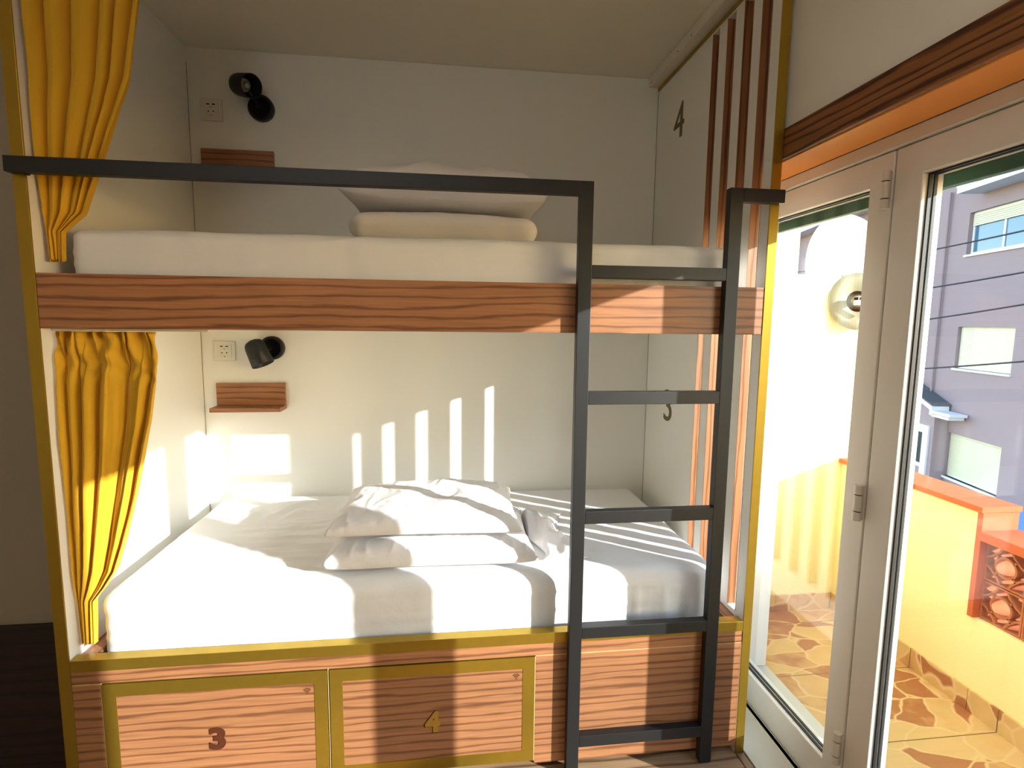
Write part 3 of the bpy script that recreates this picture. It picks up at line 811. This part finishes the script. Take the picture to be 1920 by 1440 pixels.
# small dish bracket in front of the wall
root = empty('satellite_dish', (3.01, .82, 1.555)); tag(root, 'small weathered dish with metal clamp mounted on the balcony end wall', 'satellite dish')
bm = bmesh.new(); lathe(bm, [(0, -.008), (.05, -.007), (.10, -.004), (.135, 0), (.137, -.004), (.10, -.009), (.05, -.012), (0, -.013)], (0, 0, 0), (-.2, -1, .1), 48)
obj('reflector', bm, M['dish2'], root, True)
bm = bmesh.new(); bx(bm, -.035, .06, -.045, -.012, .0, .02, .003); bx(bm, -.035, -.015, -.045, -.012, -.02, .02, .003); cyl(bm, (-.02, -.04, .005), (.05, -.05, -.05), .009, n=12)
cyl(bm, (-.005, -.03, -.09), (-.005, -.05, -.09), .012, n=12)
obj('clamp', bm, M['dish'], root)
bm = bmesh.new(); cyl(bm, (0, .01, 0), (0, .0395, 0), .015, n=12); obj('mounting_stub', bm, M['dish2'], root)

# ------------------------------------------------------------------ the street and the houses across it
struct(box('street', 3.35, 30, -30, 40, -5.2, -4.5, M['street']))
struct(box('house_wall', OX - .01, OX + .12, -8, RY0 - .3, CE, 4.2, M['white_ext']))
bld = empty('apartment_building', (14.051, 9.977, -5.0), math.radians(76.6))
tag(bld, 'dusty pink apartment building with roller shuttered windows across the street', 'building')
GZ = 5.0
def b_part(name, bm, mat, par=bld):
    return obj(name, bm, mat, par)
def lbx(bm, u0, u1, d0, d1, z0, z1, bev=0): return bx(bm, u0, u1, d0, d1, z0 + GZ, z1 + GZ, bev)
U0, U1 = -2.4, 15.0
wins = [(-.95, 1.03, 3.28, 4.33, 'half'), (-.80, 1.04, .38, 1.455, 'shut'), (-.80, 1.03, -2.50, -1.32, 'shut')]
# wall with window openings (boxes around them)
bm = bmesh.new()
lbx(bm, 1.04, U1, -.4, 0, -5, 9.5)
lbx(bm, U0, -.95, -.4, 0, -5, 9.5)
zs = [-5.0]
for (a, b, z0, z1, k) in sorted(wins, key=lambda w: w[2]):
    lbx(bm, -.95, 1.04, -.4, 0, zs[-1], z0); zs.append(z1)
    if a > -.95: lbx(bm, -.95, a, -.4, 0, z0, z1)
lbx(bm, -.95, 1.04, -.4, 0, zs[-1], 9.5)
b_part('wall', bm, M['pink'])
for (a, b, z0, z1, k) in wins:
    bm = bmesh.new(); f = .06
    lbx(bm, a, b, -.16, -.10, z0, z0 + f); lbx(bm, a, b, -.16, -.10, z1 - f, z1); lbx(bm, a, a + f, -.16, -.10, z0 + f, z1 - f); lbx(bm, b - f, b, -.16, -.10, z0 + f, z1 - f)
    if k == 'half': lbx(bm, -.03, .03, -.155, -.105, z0 + f, z1 - f)
    lbx(bm, a - .03, b + .03, -.1, .05, z0 - .05, z0)
    w = b_part('window', bm, M['bwhite'])
    zb = z0 + f if k == 'shut' else 3.99
    bm = bmesh.new(); n = int((z1 - zb) / .05)
    for q in range(n): lbx(bm, a + .02, b - .02, -.098, -.075, zb + q * .05, zb + q * .05 + .046, .004)
    obj('shutter', bm, M['shutter'], w)
    if k == 'half':
        bm = bmesh.new(); lbx(bm, a + f, b - f, -.135, -.125, z0 + f, z1 - f); obj('pane', bm, M['bglass'], w)
def balcony(u0, u1, z0, z1, dep):
    bm = bmesh.new()
    lbx(bm, u0, u1, 0, dep, z0, z0 + .13); lbx(bm, u0, u1, dep - .05, dep + .02, z0 + .13, z1)
    if u1 < 3: lbx(bm, u1 - .12, u1, 0, dep, z0 + .13, z1 + .9)
    b = b_part('balcony', bm, M['bwhite'])
    bm = bmesh.new(); n = int((u1 - u0) / .11)
    for k in range(n): cyl(bm, (u0 + .06 + k * .11, dep - .02, z1 + GZ), (u0 + .06 + k * .11, dep - .02, z1 + .85 + GZ), .012, n=6)
    lbx(bm, u0, u1, dep - .04, dep, z1 + .85, z1 + .9)
    obj('railing', bm, M['bwhite'], b)
balcony(-2.4, .66, 4.72, 4.95, .6)
balcony(3.6, 14.5, 5.32, 5.72, .6)
bm = bmesh.new(); cyl(bm, (1.75, .06, -.4 + GZ), (1.75, .06, 5.0 + GZ), .03, n=10); 
b_part('downpipe', bm, M['pink'])

# lower gabled house in front of it
WO = Matrix.Translation((0, .35, 0))
bm = bmesh.new(); prism(bm, [(1.02, 0), (6, 0), (6, 5.9), (1.02, 4.22)], 'y', -.34, 0)
bm.transform(WO); an = obj('gabled_house', bm, M['pink'], bld)
bm = bmesh.new(); prism(bm, [(.98, 4.12), (1.08, 4.12), (1.08, 4.26), (6, 5.98), (6, 6.1), (.98, 4.36)], 'y', -.30, .12)
bx(bm, .30, 1.06, -.30, .12, 4.17, 4.245); bx(bm, .40, 1.06, -.30, .07, 4.08, 4.15)
bm.transform(WO); obj('cornice', bm, M['bwhite'], an)
bm = bmesh.new(); prism(bm, [(.96, 4.37), (6, 6.115), (6, 6.16), (.96, 4.41)], 'y', -.33, .15)
bm.transform(WO); obj('roof', bm, M['street'], an)
bm = bmesh.new()
bx(bm, 1.16, 1.38, .0, .05, 2.3, 3.79); bx(bm, 1.38, 3.1, .0, .05, 3.58, 3.79); bx(bm, 1.38, 3.1, .0, .05, 2.62, 2.72); bx(bm, 3.0, 3.1, .0, .05, 2.3, 3.79)
bm.transform(WO); obj('window_frame', bm, M['bwhite'], an)
bm = bmesh.new(); bx(bm, 1.38, 3.0, .0, .01, 2.72, 3.58); bm.transform(WO); obj('pane', bm, M['dglass'], an)

# power cables over the street
def cable(z_at, slope, label):
    a = math.radians(13.4); d = Vector((math.sin(a), math.cos(a), 0)); nn = Vector((math.cos(a), -math.sin(a), 0))
    base = Vector((14.051, 9.977, 0)) - nn * 3.0
    pts = []
    for k in range(41):
        u = -12 + 18 * k / 40
        pts.append(base + d * u + Vector((0, 0, z_at + slope * (u + 2.6) + .012 * (u + 3) ** 2 * .3)))
    bm = bmesh.new(); prev = None
    for p in pts:
        ring = [bm.verts.new(p + (nn * math.cos(t) + Vector((0, 0, 1)) * math.sin(t)) * .014) for t in (2 * PI * q / 8 for q in range(8))]
        if prev:
            for q in range(8): bm.faces.new((prev[q], prev[(q + 1) % 8], ring[(q + 1) % 8], ring[q]))
        prev = ring
    o = obj('power_cable', bm, M['cable']); tag(o, label, 'cable', 'cables over the street')
cable(2.94, .0, 'dark cable crossing the top window of the pink building, highest of four')
cable(2.20, -.04, 'dark cable crossing bare pink wall below the top window')
cable(1.58, -.09, 'dark cable crossing just above the closed middle shutter')
cable(.60, -.125, 'dark cable crossing the sill of the middle window, lowest of four')

# blue van parked below
v = empty('parked_van', (11.85, 6.33, -4.5), math.radians(76.6)); tag(v, 'blue van parked in the street below the parapet', 'van')
bm = bmesh.new(); prism(bm, [(-2.1, .35), (2.2, .35), (2.25, 1.2), (1.75, 1.45), (1.2, 2.35), (-2.0, 2.45), (-2.15, 1.4)], 'y', -.9, .9)
bmesh.ops.bevel(bm, geom=bm.edges[:], offset=.06, segments=2, affect='EDGES')
obj('body', bm, M['van'], v)
bm = bmesh.new(); bx(bm, -1.9, 1.1, .88, .92, 1.55, 2.15, .01); bx(bm, -1.9, 1.1, -.92, -.88, 1.55, 2.15, .01); obj('side_window', bm, M['dglass'], v)
for x in (-1.4, 1.4):
    for s in (-1, 1):
        bm = bmesh.new(); cyl(bm, (x, s * .72, .35), (x, s * .93, .35), .35, n=28); obj('wheel', bm, M['rubber'], v)

# ------------------------------------------------------------------ light
sun_from = Vector((1.458, -1.0, .525)).normalized()
sd = bpy.data.lights.new('sun', 'SUN'); sd.energy = 5.4; sd.angle = math.radians(.55); sd.color = (1.0, 1.0, 1.0)
so = bpy.data.objects.new('sun', sd); COL.objects.link(so); so.location = (8, -6, 6)
so.rotation_euler = sun_from.to_track_quat('Z', 'Y').to_euler()
w = bpy.data.worlds.new('sky'); sc.world = w; w.use_nodes = True
nt = w.node_tree; bg = nt.nodes['Background']
sk = nt.nodes.new('ShaderNodeTexSky'); sk.sky_type = 'NISHITA'; sk.sun_disc = False
sk.sun_elevation = math.asin(sun_from.z); sk.sun_rotation = math.atan2(sun_from.x, sun_from.y)
sk.air_density = 1.0; sk.dust_density = .2; sk.ozone_density = 1.0
nt.links.new(sk.outputs[0], bg.inputs[0]); bg.inputs['Strength'].default_value = .46

# added fill lamp, unseen behind the camera, brightens the upper walls
cl = empty('fill_lamp', (.45, -1.98, CE)); tag(cl, 'round frosted fill lamp added on the ceiling behind the camera', 'fill lamp')
bm = bmesh.new(); cyl(bm, (0, 0, -.0005), (0, 0, -.03), .17, n=48); obj('base', bm, M['pvc2'], cl)
bm = bmesh.new(); lathe(bm, [(.16, .0305), (.20, .04), (.215, .07), (.20, .11), (.15, .145), (.08, .162), (0, .168)], (0, 0, 0), (0, 0, -1), 56)
glow = bpy.data.materials.new('fill lamp glow'); glow.use_nodes = True
pb = glow.node_tree.nodes['Principled BSDF']; pb.inputs['Emission Color'].default_value = (.97, .98, 1.0, 1); pb.inputs['Emission Strength'].default_value = 8.0
obj('shade', bm, glow, cl, True)

# ------------------------------------------------------------------ camera
f, yaw, pit, rol = 1006.4, *[math.radians(a) for a in (7.034, -6.544, .657)]
fw = Vector((math.sin(yaw) * math.cos(pit), math.cos(yaw) * math.cos(pit), math.sin(pit)))
r = Vector((math.cos(yaw), -math.sin(yaw), 0)); u = r.cross(fw)
r2 = math.cos(rol) * r + math.sin(rol) * u; u2 = -math.sin(rol) * r + math.cos(rol) * u
cd = bpy.data.cameras.new('camera'); cam = bpy.data.objects.new('camera', cd); COL.objects.link(cam)
cd.sensor_width = 36; cd.lens = 36 * f / 1920; cd.clip_start = .02; cd.clip_end = 200
mt = Matrix((r2, u2, -fw)).transposed().to_4x4(); mt.translation = Vector((1.0562, -1.552, 1.4354))
cam.matrix_world = mt
sc.camera = cam
vs = sc.view_settings
vs.view_transform = 'Standard'; vs.look = 'None'; vs.gamma = 1; vs.use_curve_mapping = False; vs.exposure = 1.0
cy = sc.cycles
cy.max_bounces = 14; cy.diffuse_bounces = 8; cy.glossy_bounces = 5; cy.transparent_max_bounces = 16
cy.caustics_reflective = False; cy.sample_clamp_indirect = 6
cy.use_denoising = True
